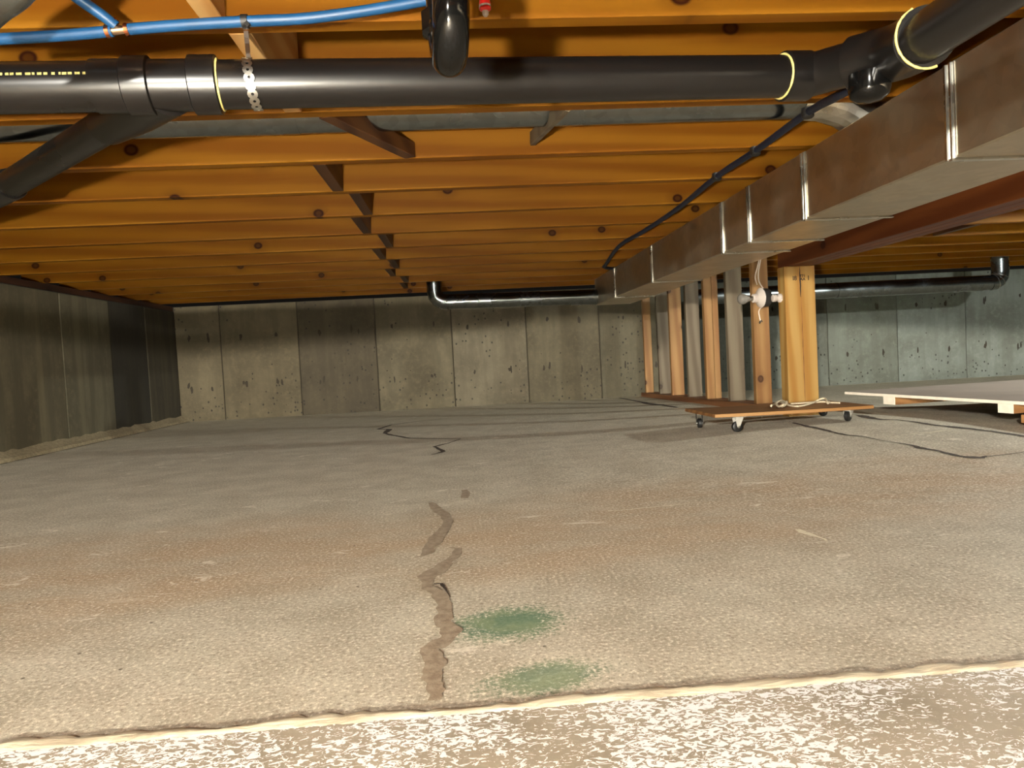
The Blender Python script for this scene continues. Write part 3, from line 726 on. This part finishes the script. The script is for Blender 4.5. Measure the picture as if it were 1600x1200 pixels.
hs = thing('dark_hose', 'dark blue flexible hose looping down the underside of the joists left of the metal duct', 'hose', at(1100, 288, 2.2))
hp = [(1330,138,1.50),(1305,152,1.58),(1262,176,1.72),(1180,236,2.12),(1120,276,2.45),(1060,325,3.0),(1005,362,3.7),(968,384,4.3),(946,400,4.7),(944,411,4.85),(958,418,4.95),(985,421,5.0),(1010,424,5.02)]
pts = []
for x, y, d in hp:
    v = ray(x, y); t = (H-0.012-CAMZ)/v.z; p = ORG+v*t
    pts.append(p if 1.6 < d < 4.4 else ORG+v*(d/v.y))
for p in pts: p.z = min(p.z, H-0.012)
MB().tube(spline(pts, 6), 0.0105, 10).build('tube', MAT['navy'], hs, smooth=50)
for k in (2, 3, 4):
    p = pts[k]; MB().lathe(p+Vector((0, 0, -0.014)), (0, 0, 1), [(0, 0.012), (0.004, 0.016), (0.0255, 0.016)], 10).build('clip', MAT['rubber'], hs, smooth=40)

# ------------------------------------------------------------------ lamp holders
ly_ = DS-0.406*6+0.01-0.019                      # front face of the nearest stud
fx = thing('lamp_fixture', 'white ceramic lampholder with bulb pointing left on a black octagonal box, on the nearest stud', 'lamp', (SX, ly_, 0.6))
ctr = at(1194, 465, ly_-0.053); axl = Vector((-1, -0.09, -0.03)).normalized()
MB().lathe(ctr, axl, [(-0.024, 0.046), (-0.022, 0.051), (0.016, 0.051), (0.018, 0.047)], 8).build('junction_box', MAT['blackbox'], fx, smooth=20)
MB().lathe(ctr+axl*0.018, axl, [(0, 0.054), (0.004, 0.056), (0.010, 0.052), (0.018, 0.036), (0.024, 0.026), (0.05, 0.024), (0.052, 0.020)], 26).build('lampholder', MAT['white'], fx, smooth=50)
MB().lathe(ctr+axl*0.069, axl, [(0, 0.0145), (0.012, 0.0145), (0.013, 0.013), (0.022, 0.0145)], 18).build('bulb_cap', MAT['zinc'], fx, smooth=40)
MB().lathe(ctr+axl*0.090, axl, [(0, 0.0145), (0.008, 0.017), (0.02, 0.024), (0.032, 0.029), (0.044, 0.030), (0.055, 0.027), (0.064, 0.018), (0.068, 0.008), (0.069, 0)], 24).build('bulb', MAT['bulb'], fx, smooth=60)
MB().tube(spline([ctr+Vector((0.0, -0.0, 0.045)), at(1186, 440, ly_-0.012), at(1185, 425, ly_-0.008), at(1188, 408, ly_-0.007), at(1190, 392, ly_-0.007)], 6), 0.0035, 8).build('cable', MAT['wire'], fx, smooth=60)
MB().tube(spline([at(1183, 445, ly_-0.006), at(1180, 432, ly_-0.006), at(1184, 415, ly_-0.006), at(1187, 400, ly_-0.006)], 6), 0.003, 8).build('cable', MAT['wire'], fx, smooth=60)
MB().tube(spline([ctr+Vector((0.0, 0.0, -0.042)), at(1186, 485, ly_-0.010), at(1187, 496, ly_-0.006), at(1188.5, 502, ly_-0.006)], 6), 0.0032, 8).build('pull_cord', MAT['wire'], fx, smooth=60)
kn = at(1188.5, 503, ly_-0.008)
MB().tube([kn+Vector((math.cos(a)*0.009*(1-a*0.06), -0.002*math.sin(a*2), math.sin(a*1.3)*0.008)) for a in [i*0.5 for i in range(14)]], 0.0025, 6).build('knot', MAT['blackbox'], fx, smooth=60)
f2 = thing('lamp_fixture', 'small white empty lampholder fixed to the left side of the thick post', 'lamp', (px0, PY+0.06, 0.6))
c2 = at_x(1217, 467, px0); c2.y = PY+0.10; a2 = Vector((-1, 0, 0))
zz = at(1210, 466, PY+0.05).z
c2 = Vector((px0+0.002, PY+0.05, zz))
MB().lathe(c2, a2, [(0, 0.021), (0.004, 0.023), (0.012, 0.023), (0.016, 0.019), (0.018, 0.012), (0.026, 0.012)], 20).build('lampholder', MAT['white'], f2, smooth=40)
MB().lathe(c2+a2*0.026, a2, [(0, 0.017), (0.002, 0.0185), (0.018, 0.0185), (0.020, 0.016), (0.020, 0.010)], 20).build('socket', MAT['white'], f2, smooth=40)

# ------------------------------------------------------------------ dolly, rope
DZ = CAMZ-0.293; dt = 0.015; dy0, dy1 = 3.01, 3.40
xl = at(1117, 650, dy0).x; xr = at(1361, 636, dy0+0.02).x
dol = thing('dolly', 'flat plywood furniture dolly on black caster wheels in front of the stud wall and post', 'dolly', ((xl+xr)/2, 3.2, fz(1.6, 3.2)))
bl = MB(); nx_ = 10
vs = []
for j, y in enumerate((dy0, dy1)):
    for i in range(nx_+1):
        x = xl+(xr-xl)*i/nx_; x += (-0.008 if j else 0)
        sag = -0.003*math.sin(math.pi*i/nx_)
        for z in (DZ-dt, DZ): vs.append((x, y, z+sag))
fs = []
for i in range(nx_):
    a = 2*i; b = 2*(nx_+1)+2*i
    fs += [(a, a+2, b+2, b), (a+1, b+1, b+3, a+3), (a, a+1, a+3, a+2), (b, b+2, b+3, b+1)]
fs += [(0, 2*(nx_+1), 2*(nx_+1)+1, 1), (2*nx_, 2*nx_+1, 4*nx_+3, 4*nx_+2)]
deck = bl.add(vs, fs).build('deck', MAT['ply'], dol)
MB().box((xl, dy0-0.002, DZ-dt+0.0005), (xr, dy0+0.0, DZ-0.0022), 0.0).build('edge_band', MAT['ply_edge'], deck)
def caster(x, y, rot, side, m='plate'):
    g = fz(x, y); wr = 0.0235; top = DZ-dt-0.003; d = Vector((math.cos(rot), math.sin(rot), 0)); sd = Vector((-d.y, d.x, 0))
    c = Vector((x, y, g+wr))-d*0.006
    b = MB(); b.lathe((x, y, top-0.006), (0, 0, 1), [(0, 0.014), (0.002, 0.018), (0.006, 0.018)], 14)
    b.obox(Vector((x, y, top-0.001)), d*0.026, sd*0.022, Vector((0, 0, 0.0015)))
    for s_ in (-1, 1):
        o = sd*s_*0.0135
        t0 = Vector((x, y, top-0.004))+o; t1 = c+o
        q = [t0-d*0.021, t0+d*0.019, t1+d*0.007+Vector((0, 0, 0.002)), t1-Vector((0, 0, 0.007)), t1-d*0.007+Vector((0, 0, 0.002))]
        b.add(q+[p+sd*s_*0.0015 for p in q], [(0,1,2,3,4), (9,8,7,6,5)]+[(i, (i+1) % 5, 5+(i+1) % 5, 5+i) for i in range(5)])
    fk = b.build('caster', MAT[m], dol)
    w_ = MB().lathe(c-sd*0.011, sd, [(0, 0.012), (0.001, wr-0.004), (0.004, wr), (0.018, wr), (0.021, wr-0.004), (0.022, 0.012)], 20)
    w_.build('wheel', MAT['rubber'], fk, smooth=35)
    MB().tube([c-sd*0.0175, c+sd*0.0175], 0.005, 10).build('axle_bolt', MAT['zinc'], fk, smooth=40)
p = on_floor(1139, 671); caster(p.x, dy0+0.036, math.radians(8), 1)
caster(at(1327, 655, dy0+0.03).x, dy0+0.036, math.radians(38), 1)
caster(at(1086, 650, dy1-0.05).x+0.02, dy1-0.05, math.radians(80), 1, 'blackbox')
caster(xr-0.05, dy1-0.05, math.radians(20), 1)
# rope lying on the deck
rz = DZ+0.0055
def dk(px, py, dz=0.0):
    v = ray(px, py); p = ORG+v*((rz+dz-CAMZ)/v.z); p.y = min(max(p.y, dy0+0.02), PY-0.012); p.x = p.x; return p
rp = thing('rope', 'loose pale rope with a knot lying on the dolly', 'rope', dk(1230, 633))
seq = [(1205,634,0),(1211,631,.0),(1218,627,.012),(1224,632,.014),(1217,635,.004),(1213,630,.012),(1222,626,.016),(1228,631,.010),(1222,635,.002),(1229,628,.006)]
MB().tube(spline([dk(x, y, z) for x, y, z in seq], 6), 0.0052, 8).build('knot', MAT['rope'], rp, smooth=60)
seq = [(1229,629,.004),(1232,633,.0),(1246,635,.0),(1262,632,.001),(1275,627,.006),(1283,623,.018),(1290,623,.018),(1293,630,.002),(1297,629,0),(1312,629.5,0)]
MB().tube(spline([dk(x, y, z) for x, y, z in seq], 6), 0.0045, 8).build('strand', MAT['rope'], rp, smooth=60)
seq = [(1236,631,.0),(1252,630,.0),(1266,629,.0),(1280,628,0),(1296,628,0)]
MB().tube(spline([dk(x, y, z) for x, y, z in seq], 6), 0.0042, 8).build('strand', MAT['rope'], rp, smooth=60)

# ------------------------------------------------------------------ white platform on the right
PZ = CAMZ-0.280
def pz(px, py):
    v = ray(px, py); return ORG+v*((PZ-CAMZ)/v.z)
a = pz(1320, 612); b = pz(1600, 627.5); c = pz(1600, 592.5)
eY = (b-a); eX = (c-a); eYd = eY.normalized(); eXd = Vector((-eYd.y, eYd.x, 0))
if eXd.x < 0: eXd = -eXd
Ly = 1.75; Lx = 1.9
pl = thing('platform', 'low white topped wooden platform on cross runners lying on the floor at right', 'platform', a+eYd*Ly/2+eXd*Lx/2-Vector((0, 0, 0.1)))
mid = a+eYd*Ly/2+eXd*Lx/2
top = MB().obox(mid-Vector((0, 0, 0.007)), eXd*Lx/2, eYd*Ly/2, Vector((0, 0, 0.007)), 0.0008).build('top_sheet', MAT['melamine'], pl)
MB().obox(a+eYd*Ly/2-eXd*0.0006-Vector((0, 0, 0.007)), eXd*0.0008, eYd*Ly/2, Vector((0, 0, 0.0066))).build('edge_band', MAT['whiteedge'], top)
def along_edge(px):                              # distance along the left edge seen at column px
    lo, hi = 0.0, Ly
    for _ in range(40):
        m_ = (lo+hi)/2; d = a+eYd*m_-ORG; x = 800+FPX*d.dot(RT)/d.dot(FW)
        if x < px: lo = m_
        else: hi = m_
    return lo
for k, (pa, pb) in enumerate(((1380, 1398), (1559, 1583), (1700, 1730))):
    s0 = along_edge(pa); s1 = along_edge(pb)
    if s1-s0 < 0.03: s0, s1 = 1.55, 1.64
    cen = a+eYd*((s0+s1)/2)+eXd*(Lx/2)-Vector((0, 0, 0.014+0.019))
    _m = MB().obox(cen, eXd*(Lx/2-0.001), eYd*((s1-s0)/2), Vector((0, 0, 0.0188)), 0.0015); rn = cen; ru = _m.build('runner', MAT['runner'], pl)
    MB().obox(cen-eXd*(Lx/2-0.0005), eXd*0.0012, eYd*((s1-s0)/2), Vector((0, 0, 0.0188))).build('painted_end', MAT['whiteedge'], ru)
for k, ox in enumerate((1.2, 1.75)):
    s0 = 0.25; s1 = Ly-0.02
    p0 = a+eYd*s0+eXd*ox; p1 = a+eYd*s1+eXd*ox; zt = PZ-0.0525
    zb0 = min(fz(p0.x, p0.y), fz(p1.x, p1.y), fz(*((p0+p1)/2).xy))
    cen = (p0+p1)/2; cen.z = (zt+zb0)/2
    MB().obox(cen, eXd*0.044, eYd*(s1-s0)/2, Vector((0, 0, (zt-zb0)/2)), 0.0015).build('stringer', MAT['sill'], pl)
s0 = along_edge(1584); cen = a+eYd*(s0+0.16)+eXd*0.9-Vector((0, 0, 0.0525+0.017))
MB().obox(cen, eXd*0.9, eYd*0.13, Vector((0, 0, 0.0165)), 0.0015).build('lower_board', MAT['runner'], pl)
